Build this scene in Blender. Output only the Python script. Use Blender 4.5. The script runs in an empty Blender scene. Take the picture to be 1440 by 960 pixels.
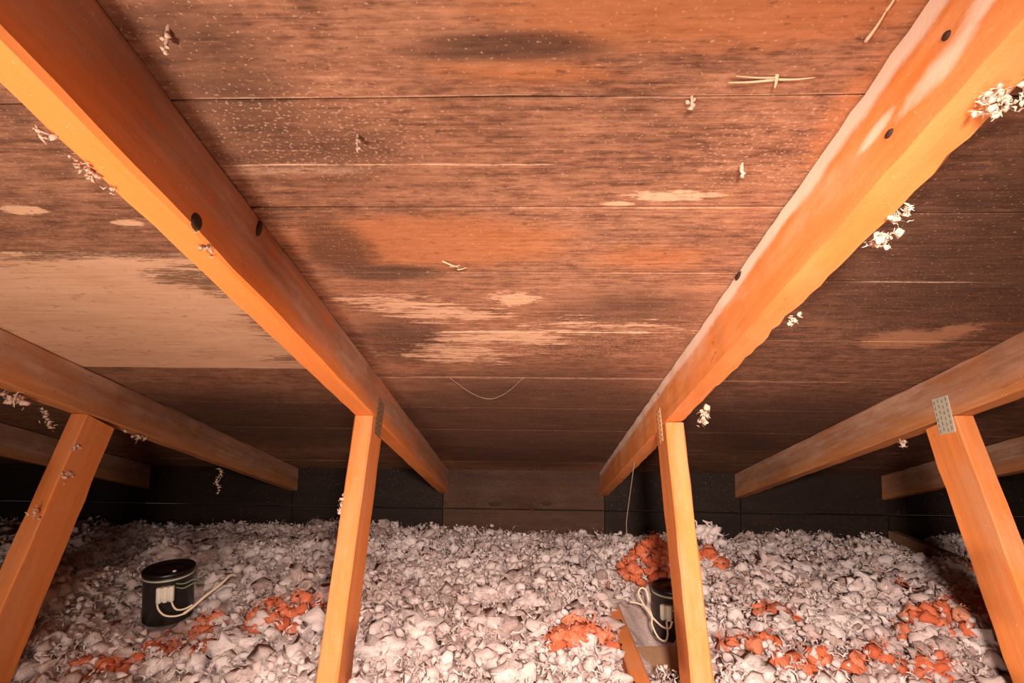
import bpy, math, random
import numpy as np
from mathutils import Vector, Matrix

random.seed(7)
rng = np.random.default_rng(7)
S = bpy.context.scene
C = S.collection

# ------------------------------------------------------------------ camera, light, exposure
TH = math.radians(18.43)                       # roof pitch, 4 in 12
U = Vector((0, math.cos(TH), -math.sin(TH)))   # down the slope, towards the eave
NU = Vector((0, math.sin(TH), math.cos(TH)))   # out through the roof
X = Vector((1, 0, 0))
CAM = Vector((0, 0, 0.80))
D = 0.390                                      # camera to the underside of the deck


def deck(x, s, n=0.0):
    """point at lateral x, s metres down the slope, n metres below the roof deck"""
    return CAM + X * x + U * s + NU * (D - n)


cd = bpy.data.cameras.new('camera')
cam = bpy.data.objects.new('camera', cd)
C.objects.link(cam)
cd.lens = 19.0
cd.sensor_width = 36.0
cd.clip_start = 0.01
right = Vector((0.99949, 0.03065, 0.00885))
fwd = Vector((-0.03130, 0.99575, 0.08656)).normalized()
right = (right - fwd * right.dot(fwd)).normalized()
up = right.cross(fwd)
cam.matrix_world = Matrix.Translation(CAM) @ Matrix((right, up, -fwd)).transposed().to_4x4()
S.camera = cam

S.view_settings.view_transform = 'Standard'
S.view_settings.look = 'None'
S.view_settings.gamma = 1
S.view_settings.use_curve_mapping = False
S.view_settings.exposure = 0.0

W = bpy.data.worlds.new('attic_gloom')
W.use_nodes = True
W.node_tree.nodes['Background'].inputs[0].default_value = (1.0, 0.72, 0.5, 1)
W.node_tree.nodes['Background'].inputs[1].default_value = 0.04
S.world = W


def lamp(name, loc, power, radius, col, aim=None, cone=120, blend=1.0):
    ld = bpy.data.lights.new(name, 'SPOT' if aim else 'POINT')
    ld.energy = power
    ld.shadow_soft_size = radius
    ld.color = col
    o = bpy.data.objects.new(name, ld)
    o.location = loc
    if aim:
        ld.spot_size = math.radians(cone)
        ld.spot_blend = blend
        o.rotation_euler = (Vector(aim) - Vector(loc)).to_track_quat('-Z', 'Y').to_euler()
    C.objects.link(o)
    return o


lamp('work_light', (-0.43, 0.05, 0.52), 23.0, 0.06, (1.0, 0.85, 0.72))
lamp('head_lamp', (0.10, -0.18, 0.92), 178.0, 0.06, (1.0, 0.83, 0.72), (0.30, 1.05, 0.20), 96, 1.0)  # added fill: unseen spot aimed down to brighten the insulation

# ------------------------------------------------------------------ node helpers


class NT:
    def __init__(self, name, rough=0.85, spec=0.2):
        self.m = bpy.data.materials.new(name)
        self.m.use_nodes = True
        self.t = self.m.node_tree
        self.p = self.t.nodes['Principled BSDF']
        self.p.inputs['Roughness'].default_value = rough
        self.p.inputs['Specular IOR Level'].default_value = spec

    def n(self, kind, **kw):
        nd = self.t.nodes.new(kind)
        for k, v in kw.items():
            setattr(nd, k, v)
        return nd

    def put(self, sock, v):
        if hasattr(v, 'is_linked') or isinstance(v, bpy.types.NodeSocket):
            self.t.links.new(v, sock)
        else:
            sock.default_value = v

    def math(self, op, a, b=0.0, c=None, clamp=False):
        nd = self.n('ShaderNodeMath', operation=op, use_clamp=clamp)
        self.put(nd.inputs[0], a)
        self.put(nd.inputs[1], b)
        if c is not None:
            self.put(nd.inputs[2], c)
        return nd.outputs[0]

    def scale(self, vec, sc, off=(0, 0, 0)):
        nd = self.n('ShaderNodeMapping')
        self.put(nd.inputs['Vector'], vec)
        nd.inputs['Scale'].default_value = sc
        nd.inputs['Location'].default_value = off
        return nd.outputs[0]

    def noise(self, vec, scale=1.0, detail=5.0, rough=0.6, w=None, dist=0.0):
        nd = self.n('ShaderNodeTexNoise')
        if w is not None:
            nd.noise_dimensions = '4D'
            self.put(nd.inputs['W'], w)
        self.put(nd.inputs['Vector'], vec)
        nd.inputs['Scale'].default_value = scale
        nd.inputs['Detail'].default_value = detail
        nd.inputs['Roughness'].default_value = rough
        nd.inputs['Distortion'].default_value = dist
        return nd.outputs[0]

    def ramp(self, fac, stops):
        nd = self.n('ShaderNodeValToRGB')
        self.put(nd.inputs[0], fac)
        el = nd.color_ramp.elements
        while len(el) < len(stops):
            el.new(0.5)
        for e, (p, c) in zip(el, stops):
            e.position = p
            e.color = (*c, 1) if len(c) == 3 else c
        return nd.outputs[0]

    def smooth(self, v, lo, hi):
        nd = self.n('ShaderNodeMapRange', interpolation_type='SMOOTHSTEP')
        self.put(nd.inputs[0], v)
        nd.inputs[1].default_value = lo
        nd.inputs[2].default_value = hi
        return nd.outputs[0]

    def mix(self, fac, a, b, blend='MIX'):
        nd = self.n('ShaderNodeMix', data_type='RGBA', blend_type=blend)
        self.put(nd.inputs[0], fac)
        for i, v in ((6, a), (7, b)):
            if isinstance(v, tuple):
                v = (*v, 1) if len(v) == 3 else v
            self.put(nd.inputs[i], v)
        return nd.outputs[2]

    def bump(self, h, strength=0.4, dist=0.002):
        nd = self.n('ShaderNodeBump')
        nd.inputs['Strength'].default_value = strength
        nd.inputs['Distance'].default_value = dist
        self.put(nd.inputs['Height'], h)
        self.t.links.new(nd.outputs[0], self.p.inputs['Normal'])

    def color(self, c):
        self.put(self.p.inputs['Base Color'], c)
        return self.m


def plain(name, col, rough=0.6, metal=0.0, spec=0.3):
    q = NT(name, rough, spec)
    q.p.inputs['Metallic'].default_value = metal
    v = q.n('ShaderNodeTexCoord').outputs['Object']
    f = q.noise(v, 60, 3)
    q.color(q.mix(f, tuple(c * 0.8 for c in col), tuple(min(1, c * 1.15) for c in col)))
    return q.m


def timber(name, light, dark, dust_col, dust, strip=0.0, grime=0.0, glare_spots=()):
    """sawn lumber; local x runs along the grain, local z is the depth (0 at the deck side)"""
    q = NT(name, 0.75, 0.25)
    v = q.n('ShaderNodeTexCoord').outputs['Object']
    rnd = q.n('ShaderNodeObjectInfo').outputs['Random']
    w = q.math('MULTIPLY', rnd, 37.0)
    sep = q.n('ShaderNodeSeparateXYZ')
    q.put(sep.inputs[0], v)
    grain = q.noise(q.scale(v, (3.5, 75, 75)), 1, 6, 0.65, w, 0.4)
    broad = q.noise(q.scale(v, (2.2, 16, 16)), 1, 4, 0.6, w)
    col = q.ramp(q.math('ADD', q.math('MULTIPLY', grain, 0.55), q.math('MULTIPLY', broad, 0.45)),
                 [(0.30, dark), (0.50, tuple((a + b) / 2 for a, b in zip(light, dark))), (0.66, light)])
    # dust and lint settled on the upper part of the sides, thinner below
    patch = q.noise(q.scale(v, (7, 22, 22)), 1, 6, 0.7, w)
    z = sep.outputs[2]
    high = q.smooth(z, -0.075, -0.015)
    m = q.math('MULTIPLY', q.smooth(patch, 0.36, 0.68), q.math('ADD', q.math('MULTIPLY', high, dust), dust * 0.22))
    col = q.mix(m, col, dust_col)
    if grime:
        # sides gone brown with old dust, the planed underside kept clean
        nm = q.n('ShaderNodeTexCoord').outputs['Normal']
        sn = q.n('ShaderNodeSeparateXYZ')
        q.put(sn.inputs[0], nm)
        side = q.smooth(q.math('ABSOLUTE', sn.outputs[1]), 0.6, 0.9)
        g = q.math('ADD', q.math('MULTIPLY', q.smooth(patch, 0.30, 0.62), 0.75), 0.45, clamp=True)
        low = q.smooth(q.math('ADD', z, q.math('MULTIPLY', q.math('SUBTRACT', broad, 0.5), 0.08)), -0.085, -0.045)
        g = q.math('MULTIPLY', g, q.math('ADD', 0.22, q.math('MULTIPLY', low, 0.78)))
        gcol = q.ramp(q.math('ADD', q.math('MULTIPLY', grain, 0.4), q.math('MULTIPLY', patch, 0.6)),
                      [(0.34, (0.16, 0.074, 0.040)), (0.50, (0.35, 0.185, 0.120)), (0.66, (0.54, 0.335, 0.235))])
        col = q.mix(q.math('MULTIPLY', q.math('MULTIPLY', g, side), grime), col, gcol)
    if strip:
        edge = q.smooth(q.math('ADD', z, q.math('MULTIPLY', q.math('SUBTRACT', patch, 0.5), 0.022)), -0.027, -0.016)
        col = q.mix(q.math('MULTIPLY', edge, strip), col, (0.86, 0.66, 0.52))
    for (sx, sz, rx, rz) in glare_spots:  # pale ellipses paint glare into the upper end of the side face
        a = q.math('POWER', q.math('ABSOLUTE', q.math('DIVIDE', q.math('SUBTRACT', sep.outputs[0], sx), rx)), 2.0)
        b = q.math('POWER', q.math('ABSOLUTE', q.math('DIVIDE', q.math('SUBTRACT', z, sz), rz)), 2.0)
        e = q.math('ADD', q.math('SUBTRACT', 1.0, q.math('ADD', a, b)), q.math('MULTIPLY', q.math('SUBTRACT', patch, 0.5), 2.5))
        col = q.mix(q.math('MULTIPLY', q.smooth(e, 0.0, 0.9), 0.8), col, (0.88, 0.66, 0.50))
    sp = q.noise(v, 260, 2, 0.5, w)
    col = q.mix(q.math('MULTIPLY', q.smooth(sp, 0.66, 0.76), 0.5), col, (0.75, 0.55, 0.42))
    spd = q.noise(q.scale(v, (30, 90, 90)), 1, 3, 0.5, w)
    col = q.mix(q.math('MULTIPLY', q.smooth(spd, 0.66, 0.78), 0.6), col, tuple(c * 0.35 for c in dark))
    q.bump(q.math('ADD', grain, q.math('MULTIPLY', sp, 0.5)), 0.35, 0.0015)
    return q.color(col)


def deck_boards(name, pale=False, darken=0.0):
    """roof sheathing; the UV map holds metres across the roof and metres down the slope"""
    q = NT(name, 0.9, 0.12)
    uv = q.n('ShaderNodeUVMap').outputs[0]
    sep = q.n('ShaderNodeSeparateXYZ')
    q.put(sep.inputs[0], uv)
    x, s = sep.outputs[0], sep.outputs[1]
    rnd = q.n('ShaderNodeObjectInfo').outputs['Random']
    grain = q.noise(q.scale(uv, (7, 170, 1)), 1, 7, 0.7, None, 0.25)
    streak = q.noise(q.scale(uv, (9, 62, 1), (3, 7, 0)), 1, 6, 0.7)
    blotch = q.noise(q.scale(uv, (4.5, 13, 1), (1, 2, 0)), 1, 6, 0.65)
    fine = q.noise(uv, 210, 3, 0.6)
    fine2 = q.noise(q.scale(uv, (45, 190, 1), (4, 4, 0)), 1, 5, 0.7)
    mott = q.noise(q.scale(uv, (26, 48, 1), (6, 3, 0)), 1, 6, 0.75)
    fray_small = q.math('ADD', q.math('MULTIPLY', fine2, 0.5), q.math('MULTIPLY', mott, 0.5))
    fray = q.math('ADD', q.math('MULTIPLY', q.math('ADD', q.math('MULTIPLY', grain, 0.5), q.math('MULTIPLY', fine2, 0.5)), 0.55), q.math('MULTIPLY', streak, 0.45))
    speck = q.noise(q.scale(uv, (240, 330, 1), (5, 1, 0)), 1, 2, 0.5)

    def patch(cx, cs, rx, rs, rag=2.2, gain=1.6, tex=None):
        tex = (fray if rx > 0.07 else fray_small) if tex is None else tex
        a = q.math('POWER', q.math('ABSOLUTE', q.math('DIVIDE', q.math('SUBTRACT', x, cx), rx)), 2.0)
        b = q.math('POWER', q.math('ABSOLUTE', q.math('DIVIDE', q.math('SUBTRACT', s, cs), rs)), 2.0)
        r = q.math('SUBTRACT', 1.0, q.math('ADD', a, b))
        return q.math('ADD', q.math('MULTIPLY', r, gain), q.math('MULTIPLY', q.math('SUBTRACT', tex, 0.5), rag * 2))

    def union(ps, lo=0.0, hi=0.5):
        out = None
        for pr in ps:
            out = pr if out is None else q.math('MAXIMUM', out, pr)
        return q.smooth(out, lo, hi)

    if pale:
        col = q.ramp(q.math('ADD', q.math('MULTIPLY', grain, 0.5), q.math('MULTIPLY', blotch, 0.5)),
                     [(0.30, (0.47, 0.255, 0.145)), (0.50, (0.62, 0.37, 0.23)), (0.70, (0.71, 0.46, 0.31))])
        dk = union([patch(-0.44, 0.68, 0.13, 0.05, 5.5, 1.3), patch(-0.40, 0.84, 0.10, 0.12, 3.8, 0.9),
                    patch(-0.86, 0.63, 0.3, 0.02, 5.0, 0.6), patch(-0.42, 1.0, 0.12, 0.035, 3.8, 0.8),
                    patch(-0.6, 0.612, 0.5, 0.02, 5, 0.8)], 0.2, 0.6)
        col = q.mix(q.math('MULTIPLY', q.math('MULTIPLY', dk, 0.9), q.math('SUBTRACT', 1.35, q.smooth(fine2, 0.40, 0.66), clamp=True)), col, (0.17, 0.085, 0.05))
        sc = q.noise(q.scale(uv, (28, 60, 1)), 1, 5, 0.7, None, 1.2)
        col = q.mix(q.math('MULTIPLY', q.smooth(sc, 0.57, 0.66), 0.5), col, (0.30, 0.17, 0.10))
    else:
        tone = q.math('ADD', q.math('ADD', q.math('MULTIPLY', grain, 0.34), q.math('MULTIPLY', blotch, 0.26)),
                      q.math('ADD', q.math('MULTIPLY', fine2, 0.30), q.math('MULTIPLY', mott, 0.26)))
        tone = q.math('SUBTRACT', tone, 0.08)
        tone = q.math('ADD', tone, q.math('MULTIPLY', q.math('SUBTRACT', rnd, 0.5), 0.05))
        col = q.ramp(tone, [(0.35, (0.070, 0.031, 0.019)), (0.43, (0.18, 0.080, 0.047)),
                            (0.51, (0.32, 0.148, 0.085)), (0.62, (0.48, 0.24, 0.14))])
        # warmer, cleaner wood
        warm = union([patch(-0.13, 0.585, 0.24, 0.075, 1.6), patch(0.14, 0.27, 0.24, 0.05, 1.8),
                      patch(0.31, 0.38, 0.05, 0.12, 1.8), patch(0.16, 0.62, 0.12, 0.045, 1.8, 1.0),
                      patch(0.0, 0.33, 0.12, 0.02, 1.8, 1.0)], 0.1, 1.3)
        col = q.mix(q.math('MULTIPLY', warm, 0.62), col, (0.48, 0.17, 0.062))
        # old dark staining; wide patches paint falloff toward the eave and right-bay shade
        dark = union([patch(-0.27, 0.36, 0.09, 0.15, 2.0, 1.2), patch(0.02, 1.60, 0.55, 0.66, 1.8, 2.4), patch(0.16, 0.78, 0.16, 0.10, 2.2, 1.0), patch(-0.22, 0.90, 0.12, 0.16, 2.2, 1.2), patch(-0.20, 0.42, 0.10, 0.07, 2.4, 1.0),
                      patch(-0.02, 0.305, 0.10, 0.018, 2.2), patch(0.72, 0.60, 0.40, 0.35, 1.4),
                      patch(-0.2, 0.66, 0.10, 0.03, 2.2), patch(-0.75, 1.5, 0.5, 0.4, 1.2),
                      patch(-0.25, 0.60, 0.06, 0.08, 2.2), patch(0.7, 1.5, 0.5, 0.4, 1.2)], 0.0, 1.4)
        dcol = q.mix(grain, (0.030, 0.015, 0.010), (0.115, 0.058, 0.038))
        col = q.mix(q.math('MULTIPLY', dark, 0.76), col, dcol)
        if darken:  # overall darkening; on the right bays it stands for shadow
            col = q.mix(q.math('MULTIPLY', q.math('SUBTRACT', 1.0, q.smooth(q.math('ADD', mott, q.math('MULTIPLY', grain, 0.5)), 0.55, 0.90)), darken * 0.8), col, dcol)
            col = q.mix(darken * 0.6, col, dcol)
        # bare, scuffed wood
        bare = union([patch(0.162, 0.492, 0.058, 0.012, 2.6, 1.2), patch(0.10, 0.506, 0.026, 0.005, 2.4, 1.2),
                      patch(-0.21, 0.757, 0.095, 0.040, 6.0, 0.9), patch(-0.12, 0.79, 0.11, 0.036, 5.5, 0.9),
                      patch(-0.024, 0.735, 0.042, 0.026, 4.6, 1.2), patch(-0.05, 0.885, 0.13, 0.042, 5.0, 1.1),
                      patch(-0.13, 0.965, 0.13, 0.055, 6.0, 0.8), patch(-0.607, 0.515, 0.036, 0.011, 3.0),
                      patch(-0.498, 0.542, 0.024, 0.008, 3.0), patch(0.13, 0.84, 0.16, 0.03, 6.5, 0.4)], 0.1, 0.9)
        col = q.mix(q.math('MULTIPLY', bare, 0.88), col, q.mix(grain, (0.52, 0.28, 0.16), (0.78, 0.50, 0.33)))
        dim = union([patch(0.66, 0.885, 0.095, 0.05, 3.2, 1.2), patch(0.72, 0.85, 0.05, 0.04, 3.2, 1.1)], 0.1, 0.9)
        col = q.mix(q.math('MULTIPLY', dim, 0.75), col, (0.42, 0.21, 0.115))

        # raised pale fibres along cracks and board edges
        def line(cs, x0, x1, wd=0.0016, amt=1.0):
            wob = q.math('MULTIPLY', q.math('SUBTRACT', blotch, 0.5), 0.006)
            dd = q.math('ABSOLUTE', q.math('SUBTRACT', q.math('ADD', s, wob), cs))
            near = q.math('SUBTRACT', 1.0, q.smooth(dd, wd * 0.5, wd * 1.6))
            inx = q.math('MULTIPLY', q.smooth(x, x0 - 0.02, x0 + 0.02), q.math('SUBTRACT', 1.0, q.smooth(x, x1 - 0.02, x1 + 0.02)))
            return q.math('MULTIPLY', q.math('MULTIPLY', near, inx), amt)
        ln = line(0.441, -0.32, 0.02, 0.0011, 0.85)
        for a in ((0.3550, 0.05, 0.30, 0.0013, 0.85), (0.354, -0.3, 0.05, 0.0011, 0.45), (1.098, -0.25, 0.30, 0.004, 0.45),
                  (0.683, 0.48, 0.62, 0.002, 0.5), (0.450, -0.34, -0.18, 0.005, 0.35)):
            ln = q.math('MAXIMUM', ln, line(*a))
        ln = q.math('MULTIPLY', ln, q.smooth(fine2, 0.30, 0.60))
        col = q.mix(ln, col, (0.70, 0.45, 0.30))
        # pinhead mouldy specks and dust
        m1 = q.smooth(q.math('ADD', speck, q.math('MULTIPLY', union([patch(0.26, 0.42, 0.11, 0.08, 1.6),
             patch(-0.2, 0.40, 0.14, 0.08, 1.6), patch(0.1, 0.9, 0.25, 0.12, 1.6)], 0.0, 1.2), 0.06)), 0.625, 0.72)
        col = q.mix(q.math('MULTIPLY', m1, 0.55), col, (0.56, 0.36, 0.25))
        m2 = q.smooth(q.noise(q.scale(uv, (60, 150, 1), (9, 4, 0)), 1, 4, 0.6), 0.58, 0.72)
        col = q.mix(q.math('MULTIPLY', m2, 0.55), col, (0.055, 0.025, 0.017))
        m3 = q.smooth(q.noise(q.scale(uv, (10, 130, 1), (2, 8, 0)), 1, 5, 0.7), 0.60, 0.74)
        col = q.mix(q.math('MULTIPLY', m3, 0.45), col, (0.45, 0.22, 0.115))
    q.bump(q.math('ADD', grain, q.math('MULTIPLY', fine, 0.35)), 0.5, 0.002)
    return q.color(col)


def fibre(name, ramp_stops, bump=0.7):
    """loose fill; the 'tone' attribute gives every clump its own shade"""
    q = NT(name, 1.0, 0.05)
    v = q.n('ShaderNodeNewGeometry').outputs['Position']
    at = q.n('ShaderNodeAttribute', attribute_name='tone').outputs['Fac']
    f = q.noise(v, 150, 6, 0.75)
    b = q.noise(v, 24, 4, 0.6)
    t = q.math('ADD', q.math('MULTIPLY', at, 0.6), q.math('ADD', q.math('MULTIPLY', f, 0.3), q.math('MULTIPLY', b, 0.2)))
    col = q.ramp(t, ramp_stops)
    q.bump(q.math('ADD', f, q.math('MULTIPLY', q.noise(v, 380, 4, 0.75), 0.8)), bump, 0.010)
    return q.color(col)


M = {}
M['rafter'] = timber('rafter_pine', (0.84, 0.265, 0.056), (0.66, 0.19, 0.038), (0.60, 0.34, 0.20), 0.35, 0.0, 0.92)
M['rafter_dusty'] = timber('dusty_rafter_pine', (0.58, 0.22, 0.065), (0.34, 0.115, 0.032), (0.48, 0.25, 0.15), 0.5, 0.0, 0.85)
M['rafter_bright'] = timber('clean_rafter_pine', (0.80, 0.265, 0.064), (0.58, 0.17, 0.038), (0.84, 0.56, 0.38), 0.50, 0.9, 0.0, ((1.235, -0.056, 0.055, 0.013), (1.30, -0.045, 0.03, 0.008), (1.18, -0.05, 0.04, 0.012)))
M['web'] = timber('strut_pine', (0.78, 0.245, 0.060), (0.54, 0.155, 0.036), (0.58, 0.31, 0.18), 0.35)
M['deck'] = deck_boards('stained_sheathing')
M['deck_mouldy'] = deck_boards('mould_stained_sheathing', False, 0.75)  # right bays: the right rafter's shadow is put into the board colour
M['deck_sooty'] = deck_boards('dark_stained_sheathing', False, 0.35)  # milder darkening for the left bays
M['deck_pale'] = deck_boards('bare_sheathing', True)
M['old'] = timber('old_brown_board', (0.26, 0.11, 0.052), (0.11, 0.045, 0.024), (0.34, 0.2, 0.13), 0.4)
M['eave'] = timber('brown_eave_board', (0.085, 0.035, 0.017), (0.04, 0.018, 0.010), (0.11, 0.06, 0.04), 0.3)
M['sooty'] = timber('soot_dark_board', (0.026, 0.011, 0.007), (0.011, 0.006, 0.004), (0.032, 0.018, 0.012), 0.3)  # much darker board colour for the side bays
M['knot'] = plain('dark_knot', (0.045, 0.020, 0.012), 0.8)
M['plate'] = plain('galvanised_plate', (0.52, 0.49, 0.38), 0.5, 0.15, 0.5)
M['plate_dull'] = plain('dull_plate', (0.20, 0.11, 0.055), 0.7, 0.1, 0.4)
M['plate_dusty'] = plain('dusty_plate', (0.50, 0.27, 0.13), 0.8)
M['slot'] = plain('punched_slot', (0.24, 0.19, 0.13), 0.6)
M['fluff'] = fibre('white_loose_fill', [(0.20, (0.36, 0.225, 0.195)), (0.42, (0.78, 0.59, 0.54)), (0.68, (0.95, 0.80, 0.76))])
M['red'] = fibre('red_loose_fill', [(0.15, (0.55, 0.10, 0.042)), (0.5, (0.80, 0.195, 0.088)), (0.85, (0.86, 0.36, 0.22))])
M['lint'] = plain('pale_lint', (0.66, 0.46, 0.35), 1.0, 0, 0.05)
M['splinter'] = plain('bare_splinter', (0.78, 0.52, 0.34), 0.8)
M['black'] = plain('black_painted_steel', (0.040, 0.030, 0.025), 0.42, 0.2, 0.5)
M['inner'] = plain('bare_black_lid', (0.012, 0.008, 0.007), 0.35, 0.3, 0.5)
M['white'] = plain('white_plastic', (0.80, 0.72, 0.62), 0.4, 0, 0.4)
M['cable'] = plain('cream_cable', (0.80, 0.64, 0.46), 0.5, 0, 0.4)
M['greenwire'] = plain('green_wire', (0.22, 0.30, 0.18), 0.5, 0, 0.4)
M['thin_wire'] = plain('grey_wire', (0.30, 0.22, 0.17), 0.6, 0, 0.4)
M['nail'] = plain('rusty_nail', (0.60, 0.42, 0.30), 0.6, 0.2, 0.3)
M['hub'] = plain('zinc_connector', (0.58, 0.60, 0.50), 0.4, 0.3, 0.5)
M['ceil'] = plain('ceiling_board', (0.36, 0.20, 0.11), 0.9)
M['floor'] = plain('ceiling_board_back', (0.24, 0.15, 0.10), 0.95)

# ------------------------------------------------------------------ object helpers


def mesh(name, vs, fs, mat=None, smooth=False):
    me = bpy.data.meshes.new(name)
    me.from_pydata([tuple(v) for v in vs], [], fs)
    if mat:
        me.materials.append(mat)
    if smooth:
        me.polygons.foreach_set('use_smooth', [True] * len(me.polygons))
    me.update()
    return me


def link(name, data, parent=None, mw=None):
    o = bpy.data.objects.new(name, data)
    C.objects.link(o)
    if parent is not None:
        o.parent = parent
        base = parent.matrix_basis if parent.parent is None else parent.parent.matrix_basis @ parent.matrix_basis
        o.matrix_basis = base.inverted() @ (mw or Matrix())
    elif mw is not None:
        o.matrix_basis = mw
    return o


def tag(o, label=None, cat=None, group=None, kind=None):
    if label:
        o['label'] = label
    if cat:
        o['category'] = cat
    if group:
        o['group'] = group
    if kind:
        o['kind'] = kind
    return o


def empty(name, loc, label=None, cat=None, group=None, kind=None):
    o = bpy.data.objects.new(name, None)
    o.empty_display_size = 0.05
    C.objects.link(o)
    o.matrix_basis = Matrix.Translation(loc)
    return tag(o, label, cat, group, kind)


def frame(origin, xa, za):
    xa = xa.normalized()
    ya = za.cross(xa).normalized()
    za = xa.cross(ya)
    return Matrix.Translation(origin) @ Matrix((xa, ya, za)).transposed().to_4x4()


def beam_mesh(name, L, wy, dz, mat, seg=0.04, bev=0.003, jit=0.0008, ragged=0.0, seed=0):
    """bar along +x, y in +-wy/2, z from 0 down to -dz, bevelled corners and slightly uneven arrises"""
    r = np.random.default_rng(seed)
    n = max(2, int(L / seg))
    h = wy / 2
    prof = np.array([(-h, -bev), (-h + bev, 0), (h - bev, 0), (h, -bev), (h, -dz + bev), (h - bev, -dz),
                     (-h + bev, -dz), (-h, -dz + bev)])
    vs = []
    drift = np.cumsum(r.normal(0, jit * 0.5, (n + 1, 8, 2)), axis=0) * 0.3
    drift -= np.linspace(0, 1, n + 1)[:, None, None] * drift[-1]
    for i in range(n + 1):
        p = prof + r.normal(0, jit * 0.5, (8, 2)) + np.clip(drift[i], -0.002, 0.002)
        if ragged:
            k = abs(r.normal(0, ragged))
            p[6] += (k * 0.9, k * 0.2)
            p[7] += (k * 0.25, k * 0.9)
        for y, z in p:
            vs.append((L * i / n, y, z))
    fs = []
    for i in range(n):
        a, b = i * 8, i * 8 + 8
        for k in range(8):
            j = (k + 1) % 8
            fs.append((a + k, b + k, b + j, a + j))
    fs.append(tuple(range(8)))
    fs.append(tuple(n * 8 + k for k in reversed(range(8))))
    me = mesh(name, vs, fs, mat, True)
    me.set_sharp_from_angle(angle=math.radians(28))
    return me


def boxes_mesh(name, bs, mat):
    """several axis-aligned boxes (x0,x1,y0,y1,z0,z1) as one mesh"""
    vs, fs = [], []
    for (x0, x1, y0, y1, z0, z1) in bs:
        o = len(vs)
        vs += [(x0, y0, z0), (x1, y0, z0), (x1, y1, z0), (x0, y1, z0), (x0, y0, z1), (x1, y0, z1), (x1, y1, z1), (x0, y1, z1)]
        fs += [tuple(o + i for i in f) for f in ((0, 3, 2, 1), (4, 5, 6, 7), (0, 1, 5, 4), (1, 2, 6, 5), (2, 3, 7, 6), (3, 0, 4, 7))]
    return mesh(name, vs, fs, mat)


def catmull(pts, n=8):
    P = [Vector(p) for p in pts]
    P = [P[0] * 2 - P[1]] + P + [P[-1] * 2 - P[-2]]
    out = []
    for i in range(1, len(P) - 2):
        for k in range(n):
            t = k / n
            a, b, c, d = P[i - 1], P[i], P[i + 1], P[i + 2]
            out.append(0.5 * (2 * b + (c - a) * t + (2 * a - 5 * b + 4 * c - d) * t * t + (3 * b - a - 3 * c + d) * t ** 3))
    out.append(P[-2])
    return out


def tube_mesh(name, pts, r, mat, sides=7, n=8, taper=None):
    path = catmull(pts, n)
    vs, fs = [], []
    prev = None
    m = len(path)
    for i, p in enumerate(path):
        t = (path[min(i + 1, m - 1)] - path[max(i - 1, 0)]).normalized()
        a = prev if prev is not None else (Vector((0, 0, 1)) if abs(t.z) < 0.9 else Vector((1, 0, 0)))
        a = (a - t * a.dot(t)).normalized()
        prev = a
        b = t.cross(a)
        rr = r if taper is None else r * (1 + (taper - 1) * i / (m - 1))
        for k in range(sides):
            q = 2 * math.pi * k / sides
            vs.append(p + (a * math.cos(q) + b * math.sin(q)) * rr)
    for i in range(m - 1):
        for k in range(sides):
            j = (k + 1) % sides
            fs.append((i * sides + k, i * sides + j, (i + 1) * sides + j, (i + 1) * sides + k))
    fs.append(tuple(reversed(range(sides))))
    fs.append(tuple((m - 1) * sides + k for k in range(sides)))
    return mesh(name, vs, fs, mat, True)


def lathe_mesh(name, prof, mat, sides=40, smooth=True):
    vs, fs = [], []
    for (r, z) in prof:
        for k in range(sides):
            q = 2 * math.pi * k / sides
            vs.append((r * math.cos(q), r * math.sin(q), z))
    for i in range(len(prof) - 1):
        for k in range(sides):
            j = (k + 1) % sides
            fs.append((i * sides + k, i * sides + j, (i + 1) * sides + j, (i + 1) * sides + k))
    fs.append(tuple((len(prof) - 1) * sides + k for k in range(sides)))
    fs.append(tuple(reversed(range(sides))))
    return mesh(name, vs, fs, mat, smooth)


# ------------------------------------------------------------------ the setting
floor = link('floor', boxes_mesh('floor', [(-3.2, 3.2, -0.9, 2.34, -0.03, 0.0)], M['floor']))
tag(floor, kind='structure')

roof = empty('ceiling', deck(0, 0.5, 0), kind='structure')
xb = [-3.0, -2.20, -1.58, -0.9625, -0.3434, 0.3067, 0.8455, 1.42, 2.05, 3.0]
common = [-1.0, -0.62, -0.3, -0.02, 0.2, 0.37, 0.55, 0.73, 0.92, 1.12, 1.34, 1.57, 1.81, 2.06, 2.34]
seams = {3: [-1.0, -0.6, -0.2, 0.05, 0.215, 0.36, 0.608, 1.053, 1.30, 1.556, 1.80, 2.06, 2.34],
         4: [-1.0, -0.6, -0.2, 0.03, 0.19, 0.356, 0.512, 0.658, 0.86, 1.102, 1.33, 1.557, 1.80, 2.046, 2.34],
         5: [-1.0, -0.6, -0.2, 0.05, 0.20, 0.36, 0.524, 0.683, 0.892, 1.11, 1.33, 1.56, 1.80, 2.05, 2.34]}
plank_rng = np.random.default_rng(11)


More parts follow.
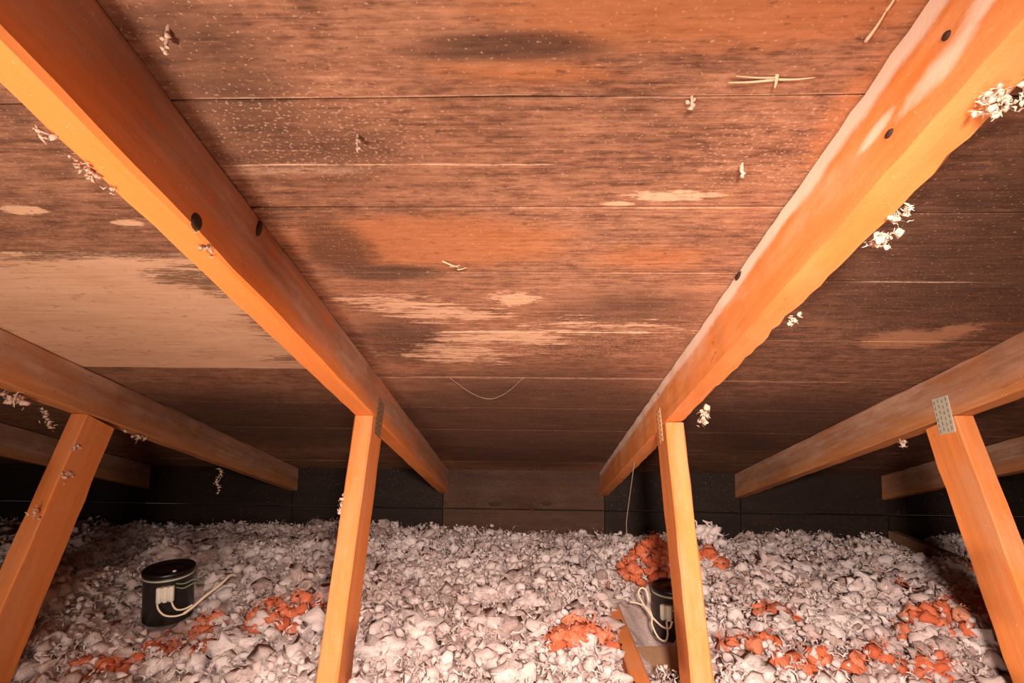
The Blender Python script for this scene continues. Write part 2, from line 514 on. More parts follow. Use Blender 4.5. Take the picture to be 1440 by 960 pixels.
def plank(x0, x1, s0, s1, mat, drop):
    g, b, t = 0.0009, 0.0012, 0.019
    a0, a1 = x0 + 0.0005, x1 - 0.0005
    prof = [(s0 + g, -t + 0.0), (s0 + g, -b), (s0 + g + b, 0.0), (s1 - g - b, 0.0), (s1 - g, -b), (s1 - g, -t)]
    vs, uvs = [], []
    nx = 7
    warp = plank_rng.normal(0, 0.0005, nx)
    for i in range(nx):
        xx = a0 + (a1 - a0) * i / (nx - 1)
        for k, (s, n) in enumerate(prof):
            vs.append(deck(xx, s + warp[i] * (1 if k > 2 else -0.6), n + drop))
            uvs.append((xx, s))
    fs = []
    m = len(prof)
    for i in range(nx - 1):
        for k in range(m):
            j = (k + 1) % m
            fs.append((i * m + k, i * m + j, (i + 1) * m + j, (i + 1) * m + k))
    fs.append(tuple(reversed(range(m))))
    fs.append(tuple((nx - 1) * m + k for k in range(m)))
    me = mesh('roof_plank', vs, fs, mat)
    uv = me.uv_layers.new(name='deck')
    li = np.empty(len(me.loops), dtype=np.int32)
    me.loops.foreach_get('vertex_index', li)
    uv.data.foreach_set('uv', np.array(uvs, dtype=np.float32)[li].ravel())
    return link('roof_plank', me, roof)


for b in range(len(xb) - 1):
    ss = seams.get(b, common)
    for k in range(len(ss) - 1):
        pale = b == 3 and abs(ss[k] - 0.608) < 1e-3
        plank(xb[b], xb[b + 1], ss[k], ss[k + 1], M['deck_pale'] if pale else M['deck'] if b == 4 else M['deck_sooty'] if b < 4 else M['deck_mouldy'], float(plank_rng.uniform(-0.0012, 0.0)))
        if pale:
            list(roof.children)[-1]['label'] = 'pale bare wood plank, cleaner than the stained planks around it'

# eave boards closing the back
YW = 2.225
wall = empty('wall_back', (0, YW, 0.0), kind='structure')
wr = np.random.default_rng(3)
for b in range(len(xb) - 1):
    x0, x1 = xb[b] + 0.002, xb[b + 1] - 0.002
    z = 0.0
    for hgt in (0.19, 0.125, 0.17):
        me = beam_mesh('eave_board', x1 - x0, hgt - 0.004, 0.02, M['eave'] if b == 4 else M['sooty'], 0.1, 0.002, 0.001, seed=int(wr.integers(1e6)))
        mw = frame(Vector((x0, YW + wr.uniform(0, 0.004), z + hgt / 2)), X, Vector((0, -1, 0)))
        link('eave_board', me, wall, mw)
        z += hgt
for (kx, kz, kr) in ((-0.135, 0.336, 0.016), (0.075, 0.340, 0.013), (0.015, 0.318, 0.008)):
    vs = lathe_mesh('knot', [(kr, 0), (kr * 0.9, 0.0012), (kr * 0.5, 0.002)], M['knot'], 14)
    link('knot', vs, wall, Matrix.Translation((kx, YW - 0.0005, kz)) @ Matrix.Rotation(math.radians(90), 4, 'X') @ Matrix.Diagonal((1.5, 0.6, 1, 1)))

# ------------------------------------------------------------------ trusses
TW, TD = 0.038, 0.089


def plate_parts(parent, x, side, s, n, ang, wid, hei, mat, label=None):
    """toothed nail plate on the side face of the truss at slope position s, depth n"""
    o = deck(x, s, n)
    nrm = X * side
    upv = (NU * math.cos(ang) + U * math.sin(ang))
    mw = frame(o, nrm.cross(upv) * -1, nrm)
    body = boxes_mesh('nail_plate', [(-wid / 2, wid / 2, -hei / 2, hei / 2, -0.0005, 0.0012)], mat)
    p = link('nail_plate', body, parent, mw)
    if label:
        p['label'] = label
    bs = []
    cols, rows = max(2, int(wid / 0.0085)), max(3, int(hei / 0.0105))
    for i in range(cols):
        for j in range(rows):
            cx = -wid / 2 + wid * (i + 0.5) / cols
            cy = -hei / 2 + hei * (j + 0.5 + 0.25 * (i % 2)) / (rows + 0.3)
            bs.append((cx - 0.0014, cx + 0.0014, cy - 0.0034, cy + 0.0034, 0.001, 0.0019))
    sl = boxes_mesh('tooth_slots', bs, M['slot'] if label and 'grey' in label else mat)
    tag(link('tooth_slots', sl, p, mw), kind='stuff')
    return p


def truss(xl, label, rmat, wmat, s_top, s_bot, s_end=2.36, chord=True, ragged=0.0, seed=1, web=True, chord_top=0.205):
    """xl: left face; rafter against the deck, strut down to the bottom chord"""
    xc = xl + TW / 2
    zb = chord_top
    n_bot = TD + 0.02 + (0.8 + (D - TD) * math.cos(TH) - s_bot * math.sin(TH) - zb) / math.cos(TH)
    foot = deck(xc, s_bot, n_bot)
    t = empty('roof_truss', (xc, foot.y, zb - TD if chord else zb), label, 'truss', 'roof trusses under the deck')
    s0 = -0.95
    L = s_end - s0
    rf = link('rafter', beam_mesh('rafter', L, TW, TD, rmat, 0.02 if ragged else 0.04, 0.003, 0.0010, ragged, seed), t,
              frame(deck(xc, s0, 0.0), U, NU))
    st = None
    if web:
        top, bot = deck(xc, s_top, TD + 0.001), deck(xc, s_bot, n_bot)
        ax = bot - top
        za = U * -1
        za = (za - ax.normalized() * za.dot(ax.normalized())).normalized()
        st = link('strut', beam_mesh('strut', ax.length, TW, TD, wmat, 0.04, 0.003, 0.0010, 0, seed + 50), t, frame(top, ax, za))
    if chord:
        link('bottom_chord', beam_mesh('bottom_chord', 3.05, TW, TD, M['old'], 0.1, 0.003, 0.001, 0, seed + 90), t,
             frame(Vector((xc, -0.85, zb)), Vector((0, 1, 0)), Vector((0, 0, 1))))
    return t, rf, st


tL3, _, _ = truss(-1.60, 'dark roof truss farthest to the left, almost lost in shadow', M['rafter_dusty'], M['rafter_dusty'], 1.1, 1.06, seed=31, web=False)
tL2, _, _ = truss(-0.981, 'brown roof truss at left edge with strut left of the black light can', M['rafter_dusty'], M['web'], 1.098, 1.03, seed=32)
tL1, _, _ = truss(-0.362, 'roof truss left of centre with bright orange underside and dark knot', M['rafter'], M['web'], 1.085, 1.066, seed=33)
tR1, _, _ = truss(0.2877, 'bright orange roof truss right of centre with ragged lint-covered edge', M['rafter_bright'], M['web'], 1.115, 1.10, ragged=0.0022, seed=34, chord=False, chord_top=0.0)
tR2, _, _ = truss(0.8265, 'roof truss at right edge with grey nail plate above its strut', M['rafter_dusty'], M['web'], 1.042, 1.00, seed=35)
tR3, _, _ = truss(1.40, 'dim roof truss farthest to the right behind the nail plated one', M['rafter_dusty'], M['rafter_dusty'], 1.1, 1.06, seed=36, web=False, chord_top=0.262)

plate_parts(tR2, 0.8265, -1, 1.068, 0.082, -0.10, 0.042, 0.072, M['plate'], 'grey galvanised nail plate')
plate_parts(tL1, -0.324, 1, 1.135, 0.082, 0.05, 0.05, 0.078, M['plate_dull'], 'dull brown nail plate in shadow')
plate_parts(tR1, 0.2877, -1, 1.165, 0.085, 0.05, 0.03, 0.075, M['plate_dusty'])


def knot_part(parent, x, side, s, n, rs, rn, name='knot'):
    me = lathe_mesh('knot', [(1, -0.0006), (0.85, 0.0012), (0.45, 0.0018)], M['knot'], 14)
    o = deck(x, s, n)
    mw = frame(o, U, X * side) @ Matrix.Diagonal((rs, rn, 1, 1))
    link(name, me, parent, mw)['label'] = 'dark knot'


knot_part(tL1, -0.324, 1, 0.428, 0.080, 0.009, 0.009)
knot_part(tL1, -0.324, 1, 0.533, 0.014, 0.005, 0.011)
knot_part(tR1, 0.2877, -1, 0.655, 0.006, 0.012, 0.004)
knot_part(tR1, 0.2877, -1, 0.267, 0.042, 0.004, 0.003)
knot_part(tR1, 0.2877, -1, 0.339, 0.060, 0.005, 0.003)

# ------------------------------------------------------------------ loose fill insulation
_val = rng.random((64, 64))


def vnoise(x, y):
    xi, yi = np.floor(x).astype(int), np.floor(y).astype(int)
    fx, fy = x - xi, y - yi
    fx, fy = fx * fx * (3 - 2 * fx), fy * fy * (3 - 2 * fy)
    g = lambda i, j: _val[i % 64, j % 64]
    return (g(xi, yi) * (1 - fx) + g(xi + 1, yi) * fx) * (1 - fy) + (g(xi, yi + 1) * (1 - fx) + g(xi + 1, yi + 1) * fx) * fy - 0.5


BUMPS = [  # cx, cy, rx, ry, height
    (-1.18, 1.28, 0.17, 0.16, 0.055), (-1.36, 1.66, 0.14, 0.20, -0.055), (-0.86, 1.28, 0.12, 0.10, -0.035),
    (-0.85, 1.78, 0.30, 0.16, 0.03), (0.42, 1.74, 0.13, 0.13, 0.075), (0.33, 1.36, 0.062, 0.20, -0.13),
    (1.44, 2.16, 0.07, 0.20, -0.06), (0.9, 1.35, 0.35, 0.2, 0.02), (-0.1, 1.35, 0.35, 0.2, 0.015),
    (0.12, 1.32, 0.07, 0.18, 0.03), (0.40, 1.08, 0.12, 0.08, 0.01), (0.235, 1.08, 0.040, 0.26, -0.10)]


def height(x, y):
    x, y = np.asarray(x, float), np.asarray(y, float)
    h = 0.245 - 0.02 * np.clip((y - 1.7) / 0.5, 0, 1)
    for cx, cy, rx, ry, a in BUMPS:
        h = h + a * np.exp(-((x - cx) / rx) ** 2 - ((y - cy) / ry) ** 2)
    h = h + 0.045 * vnoise(x * 5.3 + 40, y * 5.3 + 9) + 0.040 * vnoise(x * 13 + 3, y * 13 + 17) + 0.020 * vnoise(x * 31, y * 31 + 5)
    return np.maximum(h, 0.06)


def ico(sub):
    import bmesh
    bm = bmesh.new()
    bmesh.ops.create_icosphere(bm, subdivisions=sub, radius=1.0)
    v = np.array([p.co[:] for p in bm.verts])
    f = np.array([[q.index for q in p.verts] for p in bm.faces])
    bm.free()
    return v, f


_lat = np.random.default_rng(5).random((32, 32, 32))


def vnoise3(p):
    i = np.floor(p).astype(int)
    f = p - i
    f = f * f * (3 - 2 * f)
    out = 0
    for dx in (0, 1):
        for dy in (0, 1):
            for dz in (0, 1):
                w = (f[:, 0] if dx else 1 - f[:, 0]) * (f[:, 1] if dy else 1 - f[:, 1]) * (f[:, 2] if dz else 1 - f[:, 2])
                out = out + w * _lat[(i[:, 0] + dx) % 32, (i[:, 1] + dy) % 32, (i[:, 2] + dz) % 32]
    return out - 0.5


def clump_variants(sub, k, amp, seed):
    """ragged wads: an icosphere pulled in and out by several sizes of noise"""
    r = np.random.default_rng(seed)
    v, f = ico(sub)
    out = []
    for _ in range(k):
        o = r.uniform(0, 20, 3)
        rad = 0.85 + 0.95 * vnoise3(v * 1.6 + o) + 0.80 * vnoise3(v * 3.7 + o) + (0.75 if sub > 2 else 0.45) * vnoise3(v * 8.0 + o) + amp * r.normal(size=len(v))
        w = v * np.clip(rad, 0.25, 1.7)[:, None]
        w = w + 0.22 * np.stack([vnoise3(v * 4 + o + 3), vnoise3(v * 4 + o + 7), vnoise3(v * 4 + o + 11)], 1)
        out.append(w)
    return out, f


def flake_variants(k, seed):
    """torn shreds: a short bent strip three quads long"""
    r = np.random.default_rng(seed)
    out = []
    for _ in range(k):
        t = np.linspace(-1, 1, 4)
        wd = np.array([0.06, 0.20, 0.17, 0.04]) * r.uniform(0.6, 1.3, 4)
        bend, tw = r.uniform(-0.6, 0.6), r.uniform(-0.5, 0.5)
        rows = []
        for i in range(4):
            c = np.array([t[i], 0.25 * r.normal(), bend * (t[i] ** 2)])
            rows += [c + [0, wd[i], tw * wd[i] * t[i]], c - [0, wd[i], tw * wd[i] * t[i]]]
        out.append(np.array(rows))
    f = []
    for i in range(3):
        f += [[2 * i, 2 * i + 1, 2 * i + 3], [2 * i, 2 * i + 3, 2 * i + 2]]
    return out, np.array(f)


def rot_rand(r, n):
    q = r.normal(size=(n, 4))
    q /= np.linalg.norm(q, axis=1)[:, None]
    w, x, y, z = q.T
    return np.stack([np.stack([1 - 2 * (y * y + z * z), 2 * (x * y - z * w), 2 * (x * z + y * w)], -1),
                     np.stack([2 * (x * y + z * w), 1 - 2 * (x * x + z * z), 2 * (y * z - x * w)], -1),
                     np.stack([2 * (x * z - y * w), 2 * (y * z + x * w), 1 - 2 * (x * x + y * y)], -1)], 1)


BIG, BF = clump_variants(3, 4, 0.05, 1)
MID, MF = clump_variants(2, 12, 0.09, 2)
SMALL, SF = clump_variants(1, 10, 0.16, 3)
FLAKE, FF = flake_variants(16, 4)


def scatter(pos, rad, tone, variants, F, r, squash=0.75):
    """copies of the clump variants merged into arrays"""
    n = len(pos)
    V = np.array(variants)[r.integers(0, len(variants), n)]
    R = rot_rand(r, n)
    V = np.einsum('nij,nkj->nki', R, V)
    sc = rad[:, None] * np.stack([r.uniform(0.75, 1.3, n), r.uniform(0.75, 1.3, n), np.full(n, squash)], 1)
    V = V * sc[:, None, :] + pos[:, None, :]
    k = V.shape[1]
    Fs = F[None] + (np.arange(n) * k)[:, None, None]
    return V.reshape(-1, 3), Fs.reshape(-1, 3), np.repeat(tone, k)


def big_mesh(name, chunks, mat, smooth=True):
    vs, fs, ts, o = [], [], [], 0
    for v, f, t in chunks:
        vs.append(v)
        fs.append(f + o)
        ts.append(t)
        o += len(v)
    v, f, t = np.concatenate(vs), np.concatenate(fs), np.concatenate(ts)
    me = bpy.data.meshes.new(name)
    me.vertices.add(len(v))
    me.vertices.foreach_set('co', v.astype(np.float32).ravel())
    me.loops.add(len(f) * 3)
    me.loops.foreach_set('vertex_index', f.astype(np.int32).ravel())
    me.polygons.add(len(f))
    me.polygons.foreach_set('loop_start', np.arange(0, len(f) * 3, 3, dtype=np.int32))
    me.polygons.foreach_set('use_smooth', np.full(len(f), smooth))
    at = me.attributes.new('tone', 'FLOAT', 'POINT')
    at.data.foreach_set('value', t.astype(np.float32))
    me.materials.append(mat)
    me.update(calc_edges=True)
    return me


gx, gy = np.arange(-3.05, 3.051, 0.014), np.arange(-0.85, 2.221, 0.014)
GX, GY = np.meshgrid(gx, gy)
GZ = height(GX, GY) - 0.012 + 0.012 * vnoise(GX * 70, GY * 70)
gv = np.stack([GX, GY, GZ], -1).reshape(-1, 3)
ny, nx = GX.shape
idx = np.arange(nx * ny).reshape(ny, nx)
a, b, c, d = idx[:-1, :-1].ravel(), idx[:-1, 1:].ravel(), idx[1:, 1:].ravel(), idx[1:, :-1].ravel()
gf = np.concatenate([np.stack([a, b, c], 1), np.stack([a, c, d], 1)])
chunks = [(gv, gf, np.full(len(gv), 0.25))]


def sample(n, y0, y1, r):
    y = np.sqrt(r.uniform(y0 ** 2, y1 ** 2, n))
    x = r.uniform(-1, 1, n) * (1.02 * y + 0.12)
    return x, y


def keep_out(x, y):
    """clear of the light cans, the bared joist and the hollow beside it"""
    k = ((x + 0.876) ** 2 + (y - 1.345) ** 2 > 0.062 ** 2)
    k &= ((x - 0.387) ** 2 + (y - 1.50) ** 2 > 0.075 ** 2)
    k &= ~((x > 0.195) & (x < 0.39) & (y > 1.22) & (y < 1.56))
    k &= ~((x > 0.192) & (x < 0.256) & (y > 0.9) & (y < 1.3))
    k &= ~((np.abs(x - 1.42) < 0.035) & (y > 1.98))
    return k


r = np.random.default_rng(21)
for (n, y0, y1, lo, hi, var, F, lift, sq) in (
        (560, 0.9, 1.9, 0.026, 0.042, BIG, BF, -0.006, 0.75),
        (2300, 0.85, 1.75, 0.012, 0.024, MID, MF, 0.004, 0.85),
        (1100, 1.7, 2.2, 0.014, 0.026, MID, MF, 0.004, 0.85),
        (8500, 0.85, 2.2, 0.004, 0.011, SMALL, SF, 0.012, 0.95),
        (60000, 0.85, 2.2, 0.0035, 0.0105, FLAKE, FF, 0.012, 0.95)):
    x, y = sample(n, y0, y1, r)
    k = keep_out(x, y)
    k &= y < 2.185
    x, y = x[k], y[k]
    rad = r.uniform(lo, hi, len(x))
    z = height(x, y) + lift + r.normal(0, 0.008, len(x))
    tone = np.clip(0.5 + r.normal(0, 0.24, len(x)) + 0.6 * vnoise(x * 6, y * 6 + 2), 0, 1)
    chunks.append(scatter(np.stack([x, y, z], 1), rad, tone, var, F, r, sq))
ins = link('blown_insulation', big_mesh('blown_insulation', chunks, M['fluff']))
tag(ins, 'pinkish white blown fibre insulation heaped over the attic floor', 'insulation', kind='stuff')


def red_tuft(x, y, rx, ry, n, label, amp=0.0, lift=0.0, ang=0.0):
    t = r.uniform(0, 2 * math.pi, n)
    q = np.sqrt(r.uniform(0, 1, n))
    ex, ey = rx * q * np.cos(t), ry * q * np.sin(t)
    px, py = x + ex * math.cos(ang) - ey * math.sin(ang), y + ex * math.sin(ang) + ey * math.cos(ang)
    pz = height(px, py) + 0.012 + lift + amp * (1 - q) + r.normal(0, 0.004, n)
    ch = [scatter(np.stack([px, py, pz], 1), r.uniform(0.011, 0.023, n), np.clip(r.normal(0.5, 0.2, n), 0, 1), MID, MF, r, 0.8)]
    m = n * 6
    k = r.integers(0, n, m)
    fp = np.stack([px[k], py[k], pz[k]], 1) + r.normal(0, 0.011, (m, 3)) + (0, 0, 0.008)
    ch.append(scatter(fp, r.uniform(0.004, 0.009, m), np.clip(r.normal(0.6, 0.25, m), 0, 1), FLAKE, FF, r, 1.0))
    tag(link('insulation_tuft', big_mesh('insulation_tuft', ch, M['red'])), label, 'insulation tuft', 'red insulation tufts')


red_tuft(-0.603, 1.29, 0.038, 0.07, 20, 'left lobe of the heart-shaped pair of red insulation tufts', 0.02, 0.0, 0.4)
red_tuft(-0.525, 1.29, 0.038, 0.07, 20, 'right lobe of the heart-shaped pair of red insulation tufts, nearer the strut', 0.02, 0.0, -0.3)
red_tuft(-0.80, 1.06, 0.065, 0.028, 14, 'red insulation tuft at the bottom left, nearest the far-left strut')
red_tuft(-0.74, 1.17, 0.06, 0.05, 22, 'orange-red insulation tuft just below the black light can')
red_tuft(-0.745, 1.31, 0.034, 0.06, 14, 'red insulation tuft right of the black can under the cream cable', 0.01)
red_tuft(0.355, 1.66, 0.075, 0.06, 80, 'largest red insulation tuft, piled up left behind the bright right strut', 0.05, 0.015)
red_tuft(0.545, 1.66, 0.035, 0.06, 14, 'red insulation tuft peeping out right of the bright right strut', 0.03)
red_tuft(0.135, 1.18, 0.056, 0.045, 24, 'red insulation tuft left of the bared joist at bottom centre', 0.01)
red_tuft(0.07, 1.16, 0.025, 0.018, 6, 'tiny red insulation tuft farthest left of the bared joist')
red_tuft(0.60, 1.35, 0.05, 0.05, 18, 'red insulation tuft a hand right of the bright right strut', 0.01)
red_tuft(0.46, 1.18, 0.05, 0.05, 16, 'red insulation tuft hugging the right side of the bright strut at bottom', 0.01)
red_tuft(0.57, 1.13, 0.085, 0.035, 20, 'red insulation tuft along the bottom edge, between bright strut and long tuft')
red_tuft(1.015, 1.55, 0.06, 0.04, 18, 'red insulation tuft standing alone before the far right joist', 0.01)
red_tuft(1.075, 1.43, 0.03, 0.03, 7, 'small red insulation tuft between the lone one and the right strut pile')
red_tuft(1.19, 1.46, 0.07, 0.06, 34, 'big red insulation tuft at the foot of the far right strut', 0.02)
red_tuft(1.345, 1.75, 0.03, 0.03, 8, 'small red insulation tuft farthest back, beside the far right strut')
red_tuft(0.90, 1.25, 0.09, 0.05, 34, 'wide red insulation tuft right of bottom, in front of the lone one', 0.02)
red_tuft(0.75, 1.14, 0.10, 0.03, 24, 'long red insulation tuft along the bottom edge right of middle')
red_tuft(1.08, 1.31, 0.05, 0.035, 16, 'red insulation tuft at the lower right corner')

# ------------------------------------------------------------------ bared joist and ceiling board beside the right strut
j = link('ceiling_joist', beam_mesh('ceiling_joist', 0.92, TW, TD, M['web'], 0.05, 0.003, 0.001, 0, 77), None,
         frame(Vector((0.224, 0.80, 0.232)), Vector((0.0, 1, 0)), Vector((0, 0, 1))))
tag(j, 'wooden joist bared in the insulation left of the bright right strut', 'joist')
bk = link('wood_block', beam_mesh('wood_block', 0.14, 0.075, 0.03, M['ceil'], 0.05, 0.003, 0.001, 0, 78), None,
          frame(Vector((0.262, 1.34, 0.172)), Vector((1, 0.10, 0)), Vector((0, -0.25, 1))))
tag(bk, 'flat tan wood block lying below the right light fitting', 'wood block')

# ------------------------------------------------------------------ recessed light cans


def light_can(base, label, tilt=0.0, k=1.0):
    t = empty('recessed_light_can', base, label, 'light can', 'recessed light cans')
    B = Matrix.Translation(base) @ Matrix.Rotation(tilt, 4, 'X') @ Matrix.Scale(k, 4)
    R_ = 0.063
    link('can_body', lathe_mesh('can_body', [(R_ - 0.002, 0.0), (R_, 0.002), (R_, 0.118), (R_ + 0.0015, 0.119), (R_ + 0.0015, 0.126), (R_ - 0.001, 0.128)], M['black']), t, B)
    lid = link('lid', lathe_mesh('lid', [(R_ + 0.003, 0.1275), (R_ + 0.004, 0.129), (R_ + 0.004, 0.137), (R_ + 0.002, 0.139), (R_ - 0.006, 0.139),
                                         (R_ - 0.008, 0.135), (0.03, 0.135), (0.028, 0.138), (0.012, 0.138)], M['inner']), t, B)
    link('rim_band', lathe_mesh('rim_band', [(R_ + 0.0012, 0.1185), (R_ + 0.0030, 0.1195), (R_ + 0.0030, 0.1222), (R_ + 0.0012, 0.1235)], M['plate']), t, B)
    link('screw', lathe_mesh('screw', [(0.005, 0.1345), (0.005, 0.137), (0.003, 0.1385)], M['white'], 12), lid,
         B @ Matrix.Translation((0.030, -0.022, 0.0)))
    return t, B


KL, KR = 0.85, 0.90
canL, BL = light_can(Vector((-0.876, 1.345, 0.240)), 'black recessed light can with white push connectors, standing in the left insulation', math.radians(3), KL)
# connector block: three plugs side by side on the front right of the can
cb = link('connector', boxes_mesh('connector', [(-0.021, 0.021, -0.010, 0.010, -0.017, 0.016)], M['white']), canL,
          BL @ Matrix.Translation((0.034, -0.064, 0.092)) @ Matrix.Rotation(math.radians(28), 4, 'Z'))
for i in range(3):
    link('plug', lathe_mesh('plug', [(0.0062, -0.021), (0.0072, -0.019), (0.0072, 0.017), (0.0058, 0.020)], M['white'], 12), cb,
         BL @ Matrix.Translation((0.034, -0.064, 0.092)) @ Matrix.Rotation(math.radians(28), 4, 'Z') @ Matrix.Translation((-0.0145 + 0.0145 * i, -0.008, 0)))


def off(b, pts):
    return [Vector(b) + Vector(p) * (KL if b[0] < 0 else KR) for p in pts]


bl = (-0.876, 1.345, 0.240)
link('wire', tube_mesh('wire', off(bl, [(0.019, -0.080, 0.070), (0.027, -0.084, 0.052), (0.045, -0.083, 0.036), (0.070, -0.074, 0.031), (0.092, -0.060, 0.035)]), 0.0022, M['cable']), canL)
link('wire', tube_mesh('wire', off(bl, [(0.048, -0.064, 0.074), (0.055, -0.066, 0.056), (0.066, -0.064, 0.044), (0.082, -0.056, 0.043), (0.097, -0.044, 0.050)]), 0.0022, M['cable']), canL)
link('cable', tube_mesh('cable', off(bl, [(0.086, -0.066, 0.034), (0.100, -0.050, 0.045), (0.118, -0.02, 0.065), (0.136, 0.02, 0.082), (0.143, 0.06, 0.095), (0.146, 0.09, 0.085)]), 0.0034, M['cable']), canL)
for dz in (0.0, 0.010):
    link('ground_wire', tube_mesh('ground_wire', off(bl, [(0.050, -0.050, 0.098 + dz), (0.072, -0.048, 0.096 + dz * 1.2), (0.092, -0.030, 0.104 + dz), (0.10, 0.0, 0.09)]), 0.0013, M['greenwire'], 6), canL)

canR, BR = light_can(Vector((0.392, 1.505, 0.155)), 'second recessed light can, half hidden behind the bright right strut', math.radians(-2), KR)
brx = (0.392, 1.505, 0.155)
hub = link('connector', boxes_mesh('connector', [(-0.016, 0.016, -0.011, 0.011, -0.017, 0.017)], M['hub']), canR,
           BR @ Matrix.Translation((-0.040, -0.068, 0.088)) @ Matrix.Rotation(math.radians(-30), 4, 'Z'))
for i in range(2):
    link('plug', lathe_mesh('plug', [(0.0062, -0.021), (0.0074, -0.019), (0.0074, 0.017), (0.0058, 0.020)], M['white'], 12), hub,
         BR @ Matrix.Translation((-0.040, -0.068, 0.088)) @ Matrix.Rotation(math.radians(-30), 4, 'Z') @ Matrix.Translation((-0.008 + 0.016 * i, -0.009, 0)))
link('wire', tube_mesh('wire', off(brx, [(-0.030, -0.085, 0.072), (-0.040, -0.092, 0.056), (-0.060, -0.090, 0.060), (-0.085, -0.07, 0.080), (-0.103, -0.04, 0.105),
     (-0.110, -0.02, 0.122), (-0.100, -0.01, 0.134), (-0.086, -0.01, 0.128), (-0.082, -0.02, 0.108), (-0.08, -0.01, 0.09)]), 0.0024, M['cable']), canR)
link('wire', tube_mesh('wire', off(brx, [(-0.046, -0.085, 0.072), (-0.048, -0.105, 0.046), (-0.058, -0.115, 0.032), (-0.075, -0.105, 0.038), (-0.086, -0.085, 0.062),
     (-0.083, -0.07, 0.080), (-0.090, -0.05, 0.092), (-0.115, -0.03, 0.098), (-0.135, -0.02, 0.097)]), 0.0024, M['cable']), canR)
link('wire', tube_mesh('wire', off(brx, [(-0.026, -0.066, 0.094), (-0.01, -0.074, 0.092), (0.01, -0.078, 0.086), (0.03, -0.07, 0.08)]), 0.0020, M['cable']), canR)

# ------------------------------------------------------------------ lint, nails, splinters


def lint(name, pts, rad, label, cat='lint', mat=None, group='lint clinging to the rafters'):
    P = np.array([tuple(p) for p in pts])
    n = len(P)
    ch = [scatter(P, rad * r.uniform(0.6, 1.3, n), np.clip(r.normal(0.75, 0.12, n), 0, 1), SMALL, SF, r, 1.0)]
    k = r.integers(0, n, n * 4)
    ch.append(scatter(P[k] + r.normal(0, rad * 0.8, (n * 4, 3)), rad * r.uniform(0.5, 1.6, n * 4), np.clip(r.normal(0.7, 0.15, n * 4), 0, 1), FLAKE, FF, r, 1.0))
    tag(link(name, big_mesh(name, ch, mat or M['lint'])), label, cat, group)


def around(x, s, n, spread, k, hang=0.0):
    return [deck(x + random.gauss(0, spread[0]), s + random.gauss(0, spread[1]), n + random.uniform(0, hang) + random.gauss(0, 0.0015)) for _ in range(k)]


lint('lint_tuft', around(-0.363, 0.345, 0.089, (0.0025, 0.010), 16, 0.006), 0.0026, 'long tuft of pale lint on the outer edge of the left rafter')
lint('lint_tuft', around(-0.364, 0.306, 0.089, (0.002, 0.003), 4, 0.003), 0.0026, 'tiny pale lint tuft above the long one on the left rafter')
lint('lint_tuft', around(-0.327, 0.455, 0.089, (0.003, 0.010), 9, 0.002), 0.0020, 'pale lint beside the dark knot on the left rafter')
lint('lint_tuft', around(0.312, 0.275, 0.090, (0.007, 0.008), 26, 0.004), 0.0026, 'broad patch of pale lint on the upper end of the right rafter')
lint('lint_tuft', around(0.328, 0.400, 0.089, (0.0025, 0.007), 10, 0.006), 0.0028, 'hooked wisp of pale lint on the outer edge of the right rafter')
lint('lint_tuft', around(0.334, 0.440, 0.089, (0.004, 0.007), 14, 0.010), 0.0030, 'clump of pale lint hanging below the hooked wisp on the right rafter')
lint('lint_tuft', around(0.330, 0.62, 0.089, (0.0015, 0.006), 9, 0.004), 0.0022, 'thin pale lint halfway down the right rafter edge')
lint('lint_tuft', around(0.335, 1.01, 0.092, (0.004, 0.010), 12, 0.030), 0.0045, 'dangling pale lint beside the top of the bright right strut')
lint('lint_tuft', around(-0.972, 0.955, 0.095, (0.006, 0.010), 14, 0.014), 0.0055, 'fat pale lint tuft under the far left rafter at picture edge')
lint('lint_tuft', [deck(-1.0 + 0.004 * i, 1.05 + 0.003 * (i % 3), 0.092 + 0.0055 * i) for i in range(8)], 0.0042, 'hanging string of lint left of the far left strut head')
lint('lint_tuft', around(-0.955, 1.29, 0.091, (0.004, 0.02), 10, 0.008), 0.0038, 'pale lint under the far left rafter just right of its strut')
lint('lint_tuft', [deck(-0.985 + 0.006 * math.sin(i), 1.72 + 0.002 * i, 0.095 + 0.008 * i) for i in range(10)], 0.0048, 'longest hanging string of grey lint under the far end of the left rafter')
lint('lint_tuft', around(0.835, 1.22, 0.098, (0.003, 0.006), 5, 0.012), 0.0042, 'pale lint speck dangling under the far right rafter')
lint('lint_tuft', [(0.575 + random.gauss(0, 0.016), 1.78 + random.gauss(0, 0.02), 0.315 + random.uniform(-0.03, 0.045)) for _ in range(26)], 0.014,
     'pale insulation lump heaped high right of the bright right strut', 'lint', M['fluff'], 'lint clinging to the rafters')
for k, (s, n) in enumerate(((1.09, 0.16), (1.10, 0.21), (1.09, 0.225), (1.05, 0.30))):
    lab = ['topmost lint fleck on the far left strut', 'second lint fleck down the far left strut', 'third lint fleck down the far left strut', 'lowest curled lint fleck on the far left strut'][k]
    lint('lint_tuft', [deck(-0.9415, s + random.gauss(0, 0.006), n + random.gauss(0, 0.008)) for _ in range(5)], 0.0032, lab)
lint('lint_tuft', [deck(-0.3625, 1.088 + random.gauss(0, 0.004), 0.27 + random.gauss(0, 0.008)) for _ in range(8)], 0.0045, 'lint fleck on the left edge of the left-of-centre strut')


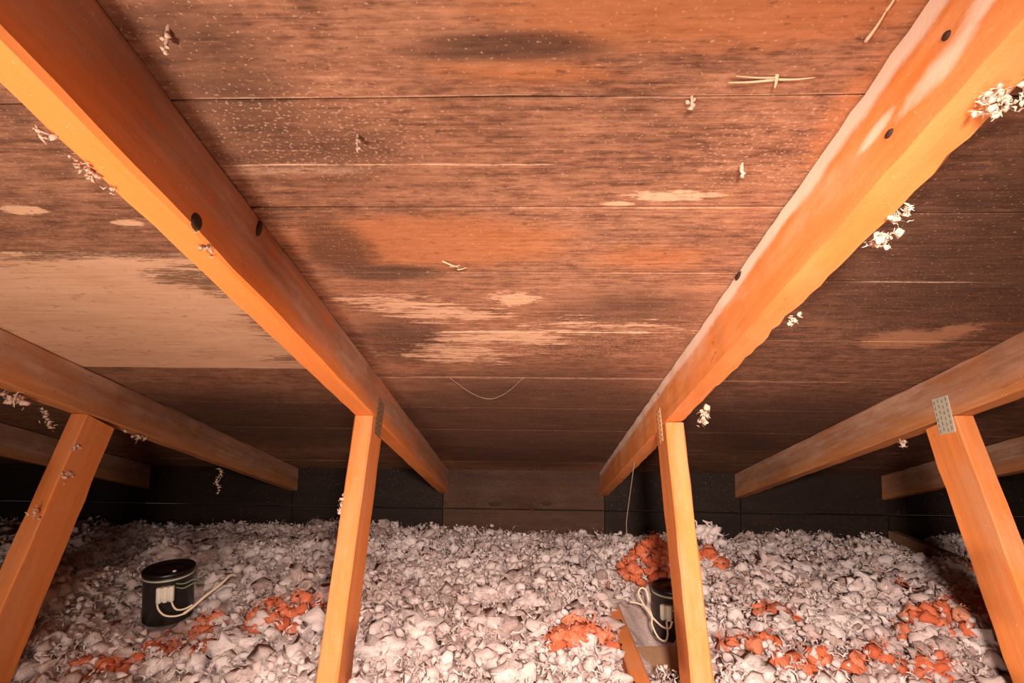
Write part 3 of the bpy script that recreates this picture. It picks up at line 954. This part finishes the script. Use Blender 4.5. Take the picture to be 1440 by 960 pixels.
def nail(x, s, dx, ds, ln, label):
    a, b = deck(x, s, -0.004), deck(x + dx, s + ds, ln)
    t = link('roofing_nail', tube_mesh('roofing_nail', [a, a.lerp(b, 0.5), a.lerp(b, 0.85), b], 0.0016, M['nail'], 7, 3, 0.6))
    tag(t, label, 'nail', 'roofing nails through the deck')
    P = [tuple(a.lerp(b, 0.35 + 0.65 * random.random()) + Vector((random.gauss(0, 0.0015), 0, 0))) for _ in range(6)]
    ch = [scatter(np.array(P), np.full(6, 0.0022), np.full(6, 0.7), SMALL, SF, r, 1.0)]
    link('nail_fluff', big_mesh('nail_fluff', ch, M['lint']), t)['label'] = 'pale fluff caught on the nail'


nail(-0.285, 0.283, -0.004, 0.012, 0.016, 'nail point with fluff beside the left rafter, near the top left')
nail(-0.168, 0.398, 0.0, 0.008, 0.014, 'nail point through the deck a little right of the left rafter')
nail(0.143, 0.356, 0.0, 0.006, 0.008, 'short nail point on the pale seam right of middle')
nail(0.217, 0.440, 0.0, 0.006, 0.012, 'dark nail point through the deck left of the right rafter')


def splinter(label, parts, mat=None):
    t = empty('wood_splinter', deck(parts[0][0][0], parts[0][0][1], 0), label, 'splinter', 'wood splinters on the deck')
    for k, (p, q, rad) in enumerate(parts):
        a, b = deck(*p), deck(*q)
        mid = a.lerp(b, 0.5) - NU * 0.001
        link('sliver', tube_mesh('sliver', [a, mid, b], rad, mat or M['splinter'], 5, 4, 0.35), t)


splinter('star-shaped splintered wood around a nail hole, left of the right rafter',
         [((0.207, 0.337, 0.0015), (0.168, 0.338, 0.0035), 0.0014), ((0.207, 0.335, 0.0015), (0.172, 0.332, 0.003), 0.0010),
          ((0.207, 0.337, 0.0015), (0.238, 0.334, 0.003), 0.0012), ((0.207, 0.333, 0.0), (0.207, 0.341, 0.007), 0.0020)])
splinter('single upright splinter at the top, beside the right rafter',
         [((0.262, 0.302, 0.0015), (0.262, 0.276, 0.003), 0.0016), ((0.262, 0.276, 0.003), (0.263, 0.262, 0.001), 0.0012)])
splinter('torn splinters in the middle of the deck above the bare scuffs',
         [((-0.118, 0.626, 0.001), (-0.096, 0.634, 0.006), 0.0015), ((-0.110, 0.640, 0.001), (-0.094, 0.630, 0.005), 0.0012), ((-0.100, 0.648, 0.001), (-0.086, 0.636, 0.005), 0.0014)])
# cobweb thread sagging under the dark boards
cw = link('cobweb_thread', tube_mesh('cobweb_thread', [deck(-0.17, 1.10, 0.001), deck(-0.13, 1.17, 0.012), deck(-0.09, 1.20, 0.016), deck(-0.05, 1.17, 0.010), deck(-0.01, 1.09, 0.001)], 0.0007, M['thin_wire'], 5))
tag(cw, 'faint cobweb thread sagging from the dark centre deck boards', 'cobweb')
tw = link('hanging_wire', tube_mesh('hanging_wire', [deck(0.303, 1.56, TD - 0.002), (0.297, 1.635, 0.47), (0.292, 1.652, 0.40), (0.298, 1.655, 0.345), (0.302, 1.66, 0.28)], 0.0011, M['thin_wire'], 6))
tag(tw, 'thin grey wire hanging from the right rafter into the insulation', 'wire')
